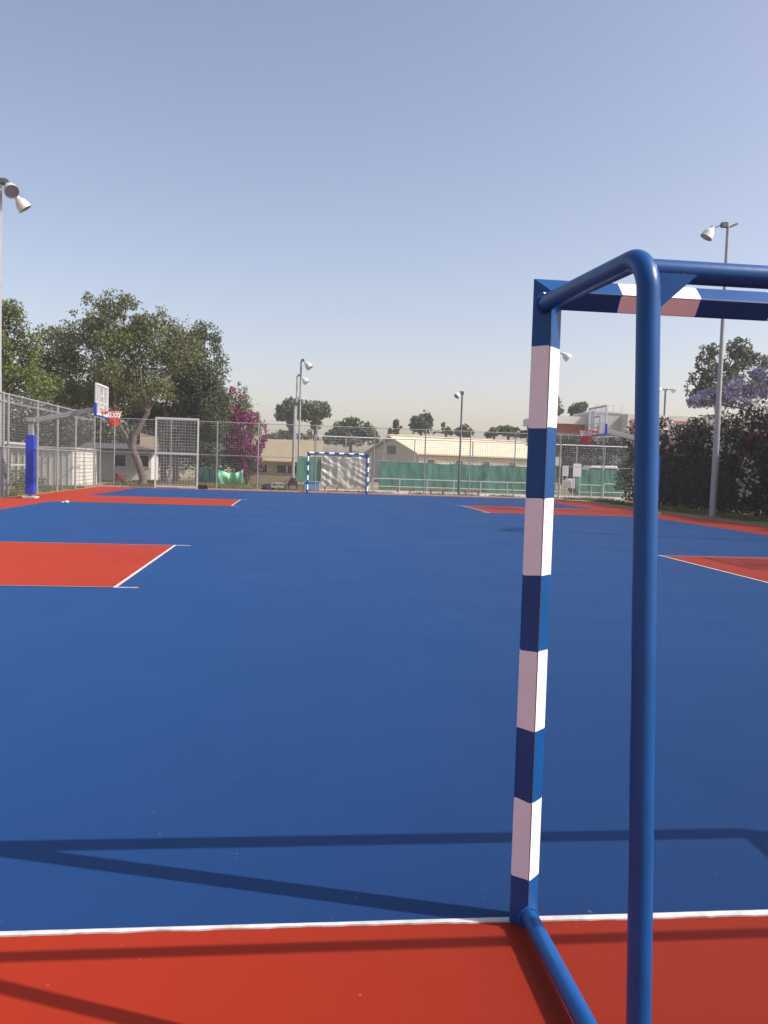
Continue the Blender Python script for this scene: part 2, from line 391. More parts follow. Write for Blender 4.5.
# ------------------------------------------------------------------ basketball hoops (built facing +X, board face at x = 0 is 1.2 m inside the sideline)
def make_hoop(label):
    t = thing('basketball_hoop', label, 'basketball hoop', (0, 0, 0), 0, 'basketball hoops along the court sides')
    m = MB(); m.box(-2.56, -2.12, -.24, .24, .001, .07); m.build('base_plate', M['concrete'], t, bevel=.01)
    m = MB(); m.box(-2.43, -2.25, -.09, .09, .06, 2.72); m.box(-2.47, -2.21, -.12, .12, 2.60, 2.74); m.build('post', M['grey_arm'], t, bevel=.012)
    m = MB(); m.box(-2.475, -2.205, -.15, .15, .14, 2.16)
    for z in (.62, 1.12, 1.62): m.box(-2.478, -2.202, -.153, .153, z, z+.02)
    m.build('post_padding', M['pad'], t, bevel=.03, seg=3)
    m = MB(); m.bar((-2.42, 0, 2.62), (-.22, 0, 3.10), .15, .17); m.box(-.26, -.06, -.1, .1, 2.93, 3.3)
    m.build('arm', M['grey_arm'], t, bevel=.008)
    bb = MB(); bb.box(-.02, 0, -.86, .86, 2.94, 3.91); bbo = bb.build('backboard', M['acryl'], t)
    m = MB()
    for y0, y1, z0, z1 in ((-.90, .90, 2.90, 2.955), (-.90, .90, 3.90, 3.955), (-.90, -.845, 2.955, 3.90), (.845, .90, 2.955, 3.90)):
        m.box(-.045, .012, y0, y1, z0, z1)
    for y in (-.34, .34): m.box(-.05, -.025, y-.02, y+.02, 2.955, 3.90)
    m.box(-.05, -.025, -.84, .84, 3.32, 3.36)
    m.build('board_frame', M['whitemetal'], bbo)
    m = MB()
    for y0, y1, z0, z1 in ((-.30, .30, 3.15, 3.20), (-.30, .30, 3.55, 3.60), (-.30, -.25, 3.2, 3.55), (.25, .30, 3.2, 3.55)):
        m.box(.001, .006, y0, y1, z0, z1)
    m.build('target_square', M['line'], bbo)
    m = MB()
    m.box(-.055, .03, -.92, .92, 2.855, 2.899); m.box(-.055, .03, -.945, -.903, 2.855, 3.28); m.box(-.055, .03, .903, .945, 2.855, 3.28)
    m.build('board_padding', M['pad'], bbo, bevel=.01)
    m = MB(); m.torus((.40, 0, 3.05), (0, 0, 1), .23, .014, 32, 8); m.box(.013, .17, -.10, .10, 2.98, 3.055)
    m.bar((.06, -.08, 2.99), (.25, -.17, 3.04), .02, .02); m.bar((.06, .08, 2.99), (.25, .17, 3.04), .02, .02)
    rg = m.build('ring', M['orange'], t, smooth=True)
    m = MB(); lev = [(.225, 3.04, 1), (.205, 2.95, 1), (.175, 2.85, 0), (.15, 2.75, 0), (.135, 2.66, 0), (.135, 2.58, 0)]; N = 12
    for i in range(len(lev)-1):
        for k_ in range(N):
            for dlt in (-.5, .5):
                a = 2*PI*(k_+.5*(i % 2))/N; b_ = a+dlt*2*PI/N
                m.bar((.40+lev[i][0]*math.cos(a), lev[i][0]*math.sin(a), lev[i][1]), (.40+lev[i+1][0]*math.cos(b_), lev[i+1][0]*math.sin(b_), lev[i+1][1]), .016, .016, 0 if lev[i][2] else 1)
    m.build('net', [M['netwhite'], M['netred']], rg)
    return t
YH1, YH2 = K1+2.45, 29.75
hoop = make_hoop('basketball hoop with blue padded post by the left side fence, clear backboard')
hoop.location = (XL+1.2, YH2-.1, 0)
dup(hoop, (XR-1.2, YH2+.35, 0), PI, 'basketball hoop reaching in from the right, seen between the goal tubes')
h3 = dup(hoop, (XR-1.2, YH1+.2, 0), PI, 'nearest basketball hoop beside the near right key, casting its shadow on it')

# ------------------------------------------------------------------ floodlight posts
def aim(d):
    z = Vector(d).normalized(); x = z.orthogonal().normalized(); y = z.cross(x)
    return Matrix(((x.x, y.x, z.x, 0), (x.y, y.y, z.y, 0), (x.z, y.z, z.z, 0), (0, 0, 0, 1)))
def lamp_post(label, base, h, heads, r=(.10, .055), scale=1, dark=False, stub=None, lx=0):
    t = thing('floodlight_post', label, 'floodlight post', base, 0, 'floodlight posts around the pitches')
    m = MB(); m.tube([(0, 0, 0), (lx*.4, 0, h*.4), (lx*.4, 0, h*.4+.01), (lx, 0, h)], [r[0], r[0]*.82, r[0]*.72, r[1]], 12)
    m.box(-.2, .2, -.2, .2, -.02, .025)
    m.build('pole', M['poledark'] if dark else M['pole'], t, smooth=True)
    for (off, d) in heads:
        off = Vector(off)
        a = MB(); mid = Vector((lx+off.x*.45, off.y*.45, h+.04+max(0, off.z*.2)))
        a.tube(fillet([(lx, 0, h-.03), mid, Vector((lx+off.x, off.y, h+off.z))], .05, 5), .03*scale, 8)
        a.box(lx-.10+off.x*.25, lx+.12+off.x*.25, -.09+off.y*.25, .09+off.y*.25, h-.02, h+.15)
        ao = a.build('lamp_arm', M['poledark'], t)
        c0 = Vector((lx+off.x, off.y, h+off.z)); mt = Matrix.Translation(c0) @ aim(d)
        s = scale
        q = MB(); q.lathe([(.0, -.10*s), (.09*s, -.10*s), (.11*s, .02*s), (.15*s, .05*s), (.215*s, .15*s), (.25*s, .27*s), (.265*s, .40*s), (.275*s, .42*s), (.275*s, .445*s), (.25*s, .445*s), (.245*s, .42*s)], mt, 22)
        f = q.build('floodlight', M['lampwhite'], t, smooth=True)
        q = MB(); q.lathe([(.246*s, .43*s), (.15*s, .425*s), (.001, .42*s)], mt, 22); q.build('lens', M['lens'], f, smooth=True)
    if stub:
        q = MB(); q.bar((lx, 0, h-.02), (lx+stub[0], 0, h+stub[1]), .07, .07); q.build('mounting_bracket', M['poledark'], t)
    return t
lamp_post('tall floodlight post with two bell lamps at the left picture edge', (-10.06, 30.0, 0), 10.62,
          [((.28, -.05, -.10), (.55, -.75, -.75)), ((.45, .35, -.38), (.75, .25, -1.0))], scale=.9)
lamp_post('tall grey floodlight post with one lamp rising before the oleander hedge', (15.78, 29.8, 0), 10.72,
          [((-.68, -.1, -.12), (-.55, .1, -1))], r=(.125, .06), scale=.85, stub=(.36, .15))
lamp_post('floodlight post beside the near right corner, twin lamps shadowing the blue court', (15.35, 17.25, 0), 10.3,
          [((-.3, -.3, -.1), (-.55, -.3, -.8)), ((-.1, .5, -.4), (-.5, .5, -.8))], r=(.15, .10))
p = at(298, 483, 60)
lamp_post('slender floodlight post, taller of the pair left of the distant goal', (p.x, 60, 0), at(298, 361, 60).z,
          [((.35, -.1, -.15), (.7, -.2, -.8))], r=(.09, .07), scale=1.0)
p = at(294.5, 480, 72)
lamp_post('slender floodlight post, shorter one just left of its taller neighbour', (p.x, 72, 0), at(295, 376, 72).z,
          [((.5, -.1, -.2), (.7, -.2, -.8))], r=(.09, .07), scale=1.05)
p = at(292.5, 491, 46.5)
lamp_post('thick low grey pole with pale lamp on a short arm left of distant goal', (p.x, 46.5, 0), at(293.5, 405, 46.5).z,
          [((.30, 0, .32), (.9, -.2, -.3))], r=(.10, .085), scale=.55)
p = at(458.5, 495, 46.4)
lamp_post('thin floodlight post standing before the green windscreen, single lamp facing left', (p.x, 46.4, 0), at(459, 394, 46.4).z,
          [((-.18, -.05, .02), (-.6, -.4, -.6))], r=(.07, .05), scale=.62, dark=True)
p = at(545, 480, 62)
lamp_post('floodlight post mostly hidden behind the near goal post, lamp peeking out right', (p.x, 62, 0), at(545, 352, 62).z,
          [((1.0, -.1, -.1), (.8, -.1, -.7))], r=(.12, .08), scale=1.2)
p = at(661, 480, 95)
lamp_post('far floodlight post with a pair of lamps above the hedge left end', (p.x, 95, 0), at(662.5, 390, 95).z,
          [((-.65, 0, .1), (-.8, -.5, -.4)), ((.65, 0, .1), (.8, -.5, -.4))], r=(.14, .11), scale=1.25, dark=True)

# ------------------------------------------------------------------ fences
def wire_fence(name, label, A, B, h, posts, rails, cell=.10, wr=.0035, pr=.032, rr=.02, pm='galv', rm='galv', wm='wire', cat='fence', z0=.05, lines=True, mesh_top=None):
    A = Vector((*A, 0)); B = Vector((*B, 0)); L = (B-A).length; d = (B-A)/L
    t = thing(name, label, cat, A)
    for s in posts:
        m = MB(); q = d*s; m.tube([q+Vector((0, 0, -.05)), q+Vector((0, 0, h))], pr, 8); m.build('post', M[pm], t)
    for z in rails:
        m = MB(); m.tube([Vector((0, 0, z)), d*L+Vector((0, 0, z))], rr, 8); m.build('rail', M[rm], t)
    m = MB(); off = Vector((-d.y, d.x, 0))*(-(pr+.008)); top = mesh_top or h-.03
    for i in range(int(L/cell)+1):
        q = d*min(L, i*cell)+off; m.bar(q+Vector((0, 0, z0)), q+Vector((0, 0, top)), wr*2, wr*2)
    for i in range(int((top-z0)/cell)+1):
        z = z0+i*cell; m.bar(off*1.3+Vector((0, 0, z)), d*L+off*1.3+Vector((0, 0, z)), wr*2, wr*2)
    m.build('wire_mesh', M[wm], t)
    return t
# left side fence, seen at a slant
wire_fence('wire_fence', 'tall wire mesh fence slanting along the left side of the court', (-9.98, 12), (-9.98, 43.6), 3.62,
           [2.6*i for i in range(8)]+[18.7, 22.1, 24.9, 27.9, 31.55], [3.58, 3.30, 1.72], cell=.10, wr=.0022, pr=.045, rr=.03, pm='pole', rm='pole')
# far fence
xs_ = [at(px, 455, 44.2).x for px in (100, 217, 258, 316, 374, 425, 470, 515, 560, 603, 634)]
X0 = -9.98
wire_fence('wire_fence', 'tall see-through wire fence across the far end behind the distant goal', (X0, 44.2), (19.2, 44.2), 3.55,
           [x-X0 for x in xs_[1:]]+[.15, .85, 3.7], [3.5, 1.78], cell=.12, wr=.0029, pr=.032, rr=.018, pm='galv', rm='galv')
# gate
gt = thing('wire_gate', 'light metal gate panel with mesh left of the bougainvillea', 'gate', (at(155, 490, 43.4).x, 43.4, 0))
gw = at(197, 490, 43.4).x-at(155, 490, 43.4).x; gh = 3.6
m = MB()
for x in (0, gw): m.box(x-.037, x+.037, -.037, .037, 0, gh)
m.box(.046, gw-.046, -.04, .04, gh-.09, gh); m.box(.046, gw-.046, -.04, .04, 1.74, 1.82); m.box(.046, gw-.046, -.04, .04, .06, .14)
m.build('gate_frame', M['whitemetal'], gt)
m = MB(); z = .2
while z < gh-.1: m.bar((.04, .0, z), (gw-.04, .0, z), .013, .013); z += .15
x = .1
while x < gw: m.bar((x, .012, .1), (x, .012, gh-.05), .009, .009); x += .15
m.build('wire_mesh', M['gatewire'], gt)
m = MB(); m.box(gw-.16, gw-.05, -.09, -.046, 1.45, 1.72); m.build('latch', M['poledark'], gt)
# second fence and its windscreen
Y2 = 52.0
f2 = wire_fence('wire_fence', 'pale pipe fence of the next pitch carrying the green windscreen', (1.3, Y2), (26, Y2), 3.25,
           [x-1.3 for x in [at(px, 470, Y2).x for px in (345, 383, 414, 472, 528, 560, 576, 604, 640)]]+[.02], [3.22], cell=.15, wr=.004, pr=.035, rr=.035, pm='galv', rm='whitemetal')
def drape(name, label, cat, x0, x1, y, z0, z1, m, amp=.03, nx=60, nz=14, sag=.03, seed=0, folds=5.0, group=None, thick=.012):
    vs = []; q = MB()
    for side in (0, 1):
        for j in range(nz+1):
            for i in range(nx+1):
                u = i/nx; v = j/nz
                xx = x0+(x1-x0)*u
                zt = z1-sag*abs(math.sin(u*PI*max(1, (x1-x0)/2.6)))+.02*noise.noise((xx*1.3, seed, 3))
                zz = z0+(zt-z0)*v
                if name == 'plastic_sheet':
                    dg = xx*.55+zz*.85; yy = y+.16*abs(noise.noise((dg*2.6, (xx-zz)*.45, 4)))+.10*abs(noise.noise((xx*2.2, zz*.5, 11)))+.02*noise.noise((xx*9, zz*9, 2))+side*thick; vs.append((xx, yy, zz)); continue
                yy = y+amp*(noise.noise((xx*folds*.35, zz*.9, seed))+.5*noise.noise((xx*folds, zz*1.5, seed+9)))+side*thick
                vs.append((xx, yy, zz))
    N = (nx+1)*(nz+1); fs = []
    for j in range(nz):
        for i in range(nx):
            a = j*(nx+1)+i; fs.append((a, a+1, a+nx+2, a+nx+1)); fs.append((N+a+nx+1, N+a+nx+2, N+a+1, N+a))
    for i in range(nx): fs.append((N+i, N+i+1, i+1, i)); a = nz*(nx+1)+i; fs.append((a, a+1, N+a+1, N+a))
    for j in range(nz): a = j*(nx+1); fs.append((a, a+nx+1, N+a+nx+1, N+a)); a += nx; fs.append((N+a, N+a+nx+1, a+nx+1, a))
    q.add(vs, fs); o = q.build(name, m, smooth=True)
    return tag(o, label, cat, group)
tp = at(379, 470, Y2)
drape('windscreen', 'long green windscreen sheet tied along the pale pipe fence, centre', 'windscreen', tp.x, at(556, 470, Y2).x, Y2-.12, .02, 1.78, M['tarp'], .05, 160, 12, .04, 1)
drape('windscreen', 'green windscreen sheet seen between the goal tubes near white panels', 'windscreen', at(576, 470, Y2).x, at(630, 470, Y2).x, Y2-.12, .02, 1.72, M['tarp'], .05, 80, 12, .04, 2)
# dark scrawl on the windscreen
m = MB()
def stroke(px): m.tube([at(x, y, Y2-.2) for x, y in px], .016, 6)
stroke([(485, 474.2), (483, 473.8), (481.6, 475.5), (481.8, 477.6), (483.5, 478.3), (484.8, 477.2), (484.6, 476.2), (483.4, 476.2)])
stroke([(486.3, 475.2), (486.4, 478.6)]); stroke([(486.4, 476.2), (487.2, 475.0), (488.2, 475.4)])
tag(m.build('graffiti', M['scrawl']), 'small black sprayed scrawl on the green windscreen', 'graffiti')
# clear plastic sheet and small green piece left of it
drape('plastic_sheet', 'crumpled translucent grey plastic sheet hung behind the distant goal', 'plastic sheet', at(322, 470, Y2).x, at(370, 470, Y2).x, Y2-.25, .05, 2.05, M['plastic'], .42, 90, 40, .1, 5, 2.2)
drape('green_sheet', 'narrow muted green sheet left of the distant goal', 'sheet', at(297, 470, Y2).x, at(321, 470, Y2).x, Y2-.1, .35, 1.95, M['tarp'], .05, 20, 10, .05, 8)
# low two-rail barriers
def barrier(label, px0, px1, Y, z=(.28, .74), posts=5):
    x0, x1 = at(px0, 488, Y).x, at(px1, 488, Y).x
    t = thing('pipe_barrier', label, 'barrier', (x0, Y, 0), 0, 'low white pipe barriers before the windscreens')
    for i in range(posts):
        q = MB(); x = (x1-x0)*i/(posts-1); q.tube([(x, 0, -.03), (x, 0, z[1])], .03, 8); q.build('post', M['railgrey'], t)
    for zz in z:
        q = MB(); q.tube([(0, 0, zz), (x1-x0, 0, zz)], .026, 8); q.build('rail', M['railgrey'], t)
barrier('long low white pipe barrier before the long green windscreen', 372, 560, 49.6, posts=8)
barrier('short low white pipe barrier before the windscreen between the goal tubes', 580, 603, 49.2, posts=3)
barrier('low white pipe barrier at right reaching into the oleander hedge', 603.6, 640, 50.2, posts=3, z=(.30, .82))

# ------------------------------------------------------------------ small things along the far end
def bench(label, px, py, Y, wid):
    p = at(px, py, Y); t = thing('low_bench', label, 'bench', (p.x, Y, 0), 0, 'low rust-brown benches along the windscreen')
    m = MB()
    for y in (-.14, .02): m.box(-wid/2, wid/2, y, y+.13, .22, .26)
    m.build('seat', M['rust'], t)
    for s in (-1, 1):
        m = MB(); m.box(s*wid*.38-.04, s*wid*.38+.04, -.12, .12, -.03, .218); m.build('leg', M['rust'], t)
bench('rust-brown low bench nearest the distant goal right post', 404, 491, 48.2, 1.0)
bench('rust-brown low bench, middle one along the windscreen', 437, 491, 48.2, .95)
bench('rust-brown low bench just right of the thin floodlight post', 472, 492, 48.2, 1.0)
bench('rust-brown low bench inside the distant goal outline', 331, 490, 47.0, .9)
def chair(label, px, Y, rz, s=1):
    p = at(px, 488, Y); t = thing('plastic_chair', label, 'chair', (p.x, Y, -.02), rz, 'dark red plastic chairs'); t.scale = (s, s, s)
    m = MB(); m.box(-.24, .24, -.22, .22, .37, .41); m.build('seat', M['chair'], t, bevel=.015)
    m = MB(); N = 12; vs = []
    for i in range(N+1):
        a = PI*i/N; x = -.30*math.cos(a); z = .30+.44*math.sin(a)
        vs += [(x, .20+.05*math.sin(a), z), (x, .24+.05*math.sin(a), z)]
    ce = [(0, .20, .34), (0, .24, .34)]
    o = len(vs); m.add(vs+ce, [(2*i, 2*i+2, o) for i in range(N)]+[(2*i+3, 2*i+1, o+1) for i in range(N)]+[(2*i, 2*i+1, 2*i+3, 2*i+2) for i in range(N)])
    m.build('backrest', M['chair'], t)
    for sx in (-1, 1):
        m = MB(); m.tube(fillet([(sx*.27, -.22, .37), (sx*.30, -.20, .58), (sx*.30, .20, .58)], .06, 4), .02, 8); m.build('armrest', M['chair'], t)
        for sy in (-1, 1):
            m = MB(); m.tube([(sx*.22, sy*.2, .37), (sx*.28, sy*.26, 0)], [.025, .018], 8); m.build('leg', M['black'], t)
chair('dark red round-backed chair outside the fence below the left hoop', 119, 44.9, .5, .95)
chair('dark red chair by the fence just left of the distant goal', 291, 44.8, -.4, .98)
# grey folded scooter frame beside it
p = at(279, 491, 44.8)
m = MB()
m.tube(fillet([(-.5, 0, .0), (-.35, 0, .45), (.3, .05, .4), (.45, 0, 0)], .12, 5), .025, 8); m.tube([(-.2, .3, 0), (.05, .05, .42)], .02, 8)
m.box(-.42, .3, -.1, .25, .20, .26)
tag(m.build('folding_stand', M['whitemetal']), 'small white metal stand on the ground left of the dark red chair', 'stand').location = (p.x, 44.9, -.03)
p = at(268, 490, 45)
m = MB(); m.lathe([(.0, 0), (.28, 0), (.36, .1), (.33, .25), (.2, .36), (.0, .40)], None, 14)
o = m.build('black_bag', M['black'], smooth=True); o.location = (p.x, 45.1, -.03); tag(o, 'black sack slumped on the grass left of the white stand', 'bag')
p = at(203, 489, 43.55)
m = MB(); m.box(-.28, .24, -.12, .12, .02, .2); m.box(-.2, -.05, -.09, .09, .2, .26); m.torus((.12, -.13, .14), (0, 1, 0), .09, .02, 16, 6)
o = m.build('sports_bag', M['black'], bevel=.04); o.location = (p.x, 43.5, .0); tag(o, 'small black sports bag left on the court edge beside the gate', 'bag')
t = thing('blue_crate', 'light blue plastic crate beside the distant goal left post', 'crate', (at(311.5, 490, 46).x, 46, -.03))
m = MB(); m.box(-.42, .42, -.25, .25, 0, .5); m.build('body', M['bluebox'], t, bevel=.02)
m = MB(); m.box(-.45, .45, -.28, .28, .5, .56); m.build('rim', M['bluebox'], t, bevel=.01)
# cream board fixed to the fence left of the gate
p = at(148, 441, 44.4)
m = MB(); a0, a1, a2, a3 = at(140, 433, 44.45), at(158, 437, 44.45), at(157, 450, 44.45), at(139.5, 446, 44.45)
vs = [tuple(v) for v in (a0, a1, a2, a3)]; m.add(vs+[(x, y+.04, z) for x, y, z in vs], [(0, 1, 2, 3), (7, 6, 5, 4), (0, 4, 5, 1), (1, 5, 6, 2), (2, 6, 7, 3), (3, 7, 4, 0)])
tag(m.build('cream_board', M['creamroof']), 'cream rectangular board behind the fence between trunk and gate', 'board')
# green sheets under the bougainvillea
drape('dark_sheet', 'dark green sheet strung low behind the fence under the bougainvillea', 'sheet', at(196, 478, 54).x, at(224, 478, 54).x, 54, -.02, 1.1, M['tarp_dark'], .1, 24, 8, .1, 4)
drape('light_green_sheet', 'bright light green sheet heaped at the foot of the bougainvillea', 'sheet', at(219, 478, 53.4).x, at(243, 478, 53.4).x, 53.2, -.02, .98, M['tarp_light'], .5, 30, 10, .25, 14, 3.5)
# white panels between the goal tubes
def panel(label, x0, x1, y0, y1, Y, bars=0):
    a, b_ = at(x0, y1, Y), at(x1, y0, Y); t = thing('white_panel', label, 'panel', (a.x, Y, -.02), 0, 'white panels by the windscreen')
    w_ = b_.x-a.x; m = MB(); m.box(0, w_, 0, .05, a.z, b_.z); m.build('board', M['whitemetal'], t)
    for i in range(bars):
        z = a.z+(b_.z-a.z)*(i+1)/(bars+1); m = MB(); m.box(.06, w_-.06, -.012, -.002, z-.03, z+.03); m.build('slat', M['greywall'], t)
    for x in (.05, w_-.05):
        m = MB(); m.box(x-.03, x+.03, .052, .09, 0, b_.z); m.build('leg', M['galv'], t)
panel('small white panel with grey stripes right of the near goal post', 562.5, 568.8, 465.5, 475.5, 50.6, 3)
panel('larger plain white panel at the left end of the short windscreen', 573, 581.5, 463.5, 476, 50.9)
panel('white panel just right of the near goal post, under the pale rail', 553, 561.5, 457, 465, 53.5)
# white car beyond the windscreen
p = at(590, 480, 57)
t = thing('parked_car', 'white car parked behind the short green windscreen, windows showing above it', 'car', (p.x+.3, 57, 0), 0)
m = MB(); prof = [(-2.0, .35), (-2.0, .85), (-1.75, 1.0), (-1.1, 1.08), (1.3, 1.08), (1.9, .95), (2.05, .6), (2.05, .35)]
m.add([(x, -.85, z) for x, z in prof]+[(x, .85, z) for x, z in prof], [tuple(range(8)), tuple(range(15, 7, -1))]+[(i, (i+1) % 8, 8+(i+1) % 8, 8+i) for i in range(8)])
m.add([(x, y, z) for y in (-.78, .78) for x, z in ((-1.3, 1.08), (-.55, 1.98), (1.35, 2.02), (1.75, 1.08))], [(0, 1, 2, 3), (7, 6, 5, 4), (0, 1, 5, 4), (1, 2, 6, 5), (2, 3, 7, 6)])
m.build('body', M['carwhite'], t, bevel=.05)
for x0, x1 in ((-.75, .25), (.4, 1.35)):
    m = MB(); m.add([(x0-.22 if x0 < 0 else x0, -.79, 1.2), (x1, -.79, 1.2), (x1, -.79, 1.82), (x0+.1 if x0 < 0 else x0, -.79, 1.82)]+[(x0-.22 if x0 < 0 else x0, -.77, 1.2), (x1, -.77, 1.2), (x1, -.77, 1.82), (x0+.1 if x0 < 0 else x0, -.77, 1.82)], [(0, 1, 2, 3), (7, 6, 5, 4), (0, 1, 5, 4), (1, 2, 6, 5), (2, 3, 7, 6), (3, 0, 4, 7)]); m.build('window', M['glass'], t)
for x in (-1.25, 1.25):
    for s in (-1, 1):
        m = MB(); m.lathe([(.0, -.1), (.3, -.1), (.33, -.06), (.33, .06), (.3, .1), (0, .1)], Matrix.Translation((x, s*.78, .32)) @ Matrix.Rotation(PI/2, 4, 'X'), 18); m.build('wheel', M['rubber'], t)

# ------------------------------------------------------------------ buildings
def window(parent, x0, x1, y, z0, z1, s=-1):
    m = MB()
    for a, b_, c_, d in ((x0-.06, x1+.06, z0-.06, z0), (x0-.06, x1+.06, z1, z1+.06), (x0-.06, x0, z0, z1), (x1, x1+.06, z0, z1)):
        m.box(a, b_, min(y, y+s*.06), max(y, y+s*.06), c_, d)
    f = m.build('window', M['whitemetal'], parent); q = MB(); q.box(x0, x1, min(y+s*.004, y+s*.02), max(y+s*.004, y+s*.02), z0, z1); q.build('pane', M['glass'], f)
# flat beige building left of the far goal
t = thing('flat_building', 'low beige flat-roofed building with deep eaves left of distant goal', 'building', (0, 62, -.03))
xa, xb_ = at(236, 450, 62).x, at(323, 450, 62).x
m = MB(); m.box(xa, xb_-.2, 1.6, 9, 0, 1.62); m.build('wall', M['beige'], t)
m = MB(); m.box(xa-.3, xb_, 0, 9.4, 1.62, 3.24); m.build('roof', M['creamroof'], t)
m = MB(); m.box(xa, xb_-.2, .7, 1.595, 0, .55); m.build('plinth', M['cream'], t)
for px in (257, 277, 287):
    x = at(px, 466, 63.5).x; window(t, x, x+.75, 1.597, .75, 1.35)
# long gabled building
def gabled(label, corner, ang, L, W, ze, zr):
    t = thing('gabled_building', label, 'building', (*corner, -.03), ang)
    m = MB(); e = .0
    m.add([(0, 0, 0), (L, 0, 0), (L, W, 0), (0, W, 0), (0, 0, ze), (L, 0, ze), (L, W, ze), (0, W, ze), (0, W/2, zr-.12), (L, W/2, zr-.12)],
          [(0, 1, 5, 4), (2, 3, 7, 6), (0, 4, 8, 7, 3), (1, 2, 6, 9, 5)]); m.build('wall', M['beige'], t)
    m = MB(); o = .35; sl = (zr-ze)/(W/2)
    for a, b_ in ((-o, W/2), (W+o, W/2)):
        z0 = ze-sl*o+.02; v = [(-.4, a, z0), (L+.4, a, z0), (L+.4, b_, zr), (-.4, b_, zr)]
        m.add(v+[(x, y, z+.14) for x, y, z in v], [(0, 1, 2, 3), (7, 6, 5, 4), (0, 1, 5, 4), (1, 2, 6, 5), (2, 3, 7, 6), (3, 0, 4, 7)])
    m.build('roof', M['creamroof'], t)
    m = MB(); m.box(-.5, L+.5, W/2-.22, W/2+.22, zr+.145, zr+.26); m.build('ridge_cap', M['beige'], t)
    for i in range(int(L/1.5)):
        q = MB(); x = .4+i*1.5; q.box(x, x+.10, -.05, -.002, .3, ze-.5); q.build('pilaster', M['palewall'], t)
        if i % 2 == 0: window(t, x+.45, x+1.25, -.002, 1.1, 2.2)
    q = MB(); q.box(-.06, -.004, W*.42, W*.58, 2.7, 3.5); q.build('louvre', M['darkroof'], t)
    return t
p = at(419, 452, 75)
gabled('long cream gabled building behind the green windscreen', (p.x, 75), R(20), 14.5, 11, 2.75, 4.35)
# long low house behind the gate and trunk
t = thing('low_house', 'low grey-walled house with dark roof behind the gate and bent trunk', 'house', (0, 58, -.03))
xa, xb_ = at(88, 470, 58).x, at(151, 470, 58).x
m = MB(); m.box(xa, xb_, 0, 3, 0, 2.0); m.build('wall', M['palewall'], t)
m = MB(); v = [(xa-.5, -.6, 1.95), (xb_+.5, -.6, 1.95), (xb_+.5, 1.5, 2.35), (xa-.5, 1.5, 2.35)]; m.add(v+[(x, y, z+.15) for x, y, z in v], [(0, 1, 2, 3), (7, 6, 5, 4), (0, 1, 5, 4), (1, 2, 6, 5), (2, 3, 7, 6), (3, 0, 4, 7)])
v = [(xa-.5, 3.6, 1.95), (xb_+.5, 3.6, 1.95), (xb_+.5, 1.5, 2.35), (xa-.5, 1.5, 2.35)]; m.add(v+[(x, y, z+.15) for x, y, z in v], [(0, 1, 2, 3), (7, 6, 5, 4), (0, 1, 5, 4), (1, 2, 6, 5), (2, 3, 7, 6), (3, 0, 4, 7)])
m.build('roof', M['darkroof'], t)
for px in (115, 138):
    x = at(px, 464, 58).x; window(t, x, x+.7, -.002, .95, 1.7)
# white storage shed behind the left fence
t = thing('storage_shed', 'low white storage shed behind the left fence, ribbed front', 'shed', (-10.75, 42.4, -.03))
m = MB(); m.box(-4.2, 0, 0, 5.2, 0, 1.86)
m.build('wall', M['greywall'], t); m = MB(); m.box(.001, .012, .05, 5.15, .03, 1.84); m.build('sunlit_side', M['shedwhite'], t)  # white shed: front's shade painted as grey, sunlit side as a cream sheet
m = MB(); m.box(-4.3, .10, -.12, 5.3, 1.862, 1.95); m.build('roof', M['greywall'], t)
for i in range(14):
    q = MB(); x = -4.1+i*.3; q.box(x, x+.06, -.03, -.002, .05, 1.8); q.build('rib', M['palewall'], t)
for i in range(9):
    q = MB(); z = .12+i*.19; q.box(.013, .03, .1, 5.1, z, z+.025); q.build('cladding_line', M['greywall'], t)
# lean-to further left with white posts
t = thing('open_shelter', 'grey roofed open shelter with white posts behind fence at far left', 'shelter', (-12.4, 34.5, -.03))
m = MB(); m.box(-5, .2, 0, 7, 1.95, 2.05); m.build('roof', M['greywall'], t)
for x, y in ((0, .1), (0, 3.4), (0, 6.8), (-2.4, .1), (-4.8, .1)):
    q = MB(); q.box(x-.05, x+.05, y-.05, y+.05, 0, 1.948); q.build('post', M['whitemetal'], t)
q = MB(); q.box(-4.9, -4.8, .2, 6.9, 0, 1.9); q.build('back_wall', M['greywall'], t)
q = MB(); q.bar((0, .1, 1.05), (0, 6.8, 1.05), .05, .07); q.build('rail', M['whitemetal'], t)
# right hand buildings beyond the hedge
t = thing('flat_building', 'white roofed building with red-brown walls right of near goal post', 'building', (0, 95, -.03))
xa, xb_ = at(546, 425, 95).x, at(584, 425, 95).x
m = MB(); zw, zr_ = at(560, 423.5, 95).z, at(560, 416, 95).z; m.box(xa, xb_, 0, 8, 0, zw); m.build('wall', M['redwall'], t)
m = MB(); m.box(xa-.4, xb_+.5, -.6, 8.4, zw, zr_); m.build('roof', M['whitemetal'], t)
for i in range(3):
    x = xa+1.0+i*1.05; window(t, x, x+.7, -.002, zw-2.2, zw-1.1)
t = thing('tall_block', 'pale grey windowless block behind the right hoop backboard', 'building', (0, 92, -.03))
xa, xb_ = at(594, 420, 92).x, at(627.5, 420, 92).x
m = MB(); m.box(xa, xb_, 0, 7, 0, at(610, 413, 92).z); m.build('wall', M['greywall'], t)
zt = at(610, 413, 92).z; m = MB(); m.box(xa-.08, xb_+.08, -.08, 7.08, zt, zt+.22); m.build('coping', M['palewall'], t)
for k_ in range(4):
    q = MB(); x = xa+.3+k_*1.0; q.tube([(x, .2, zt+.2), (x, .2, zt+.95)], .03, 6); q.build('roof_rail_post', M['galv'], t)
q = MB(); q.tube([(xa+.2, .2, zt+.95), (xb_, .2, zt+.95)], .03, 6); q.build('roof_rail', M['galv'], t)
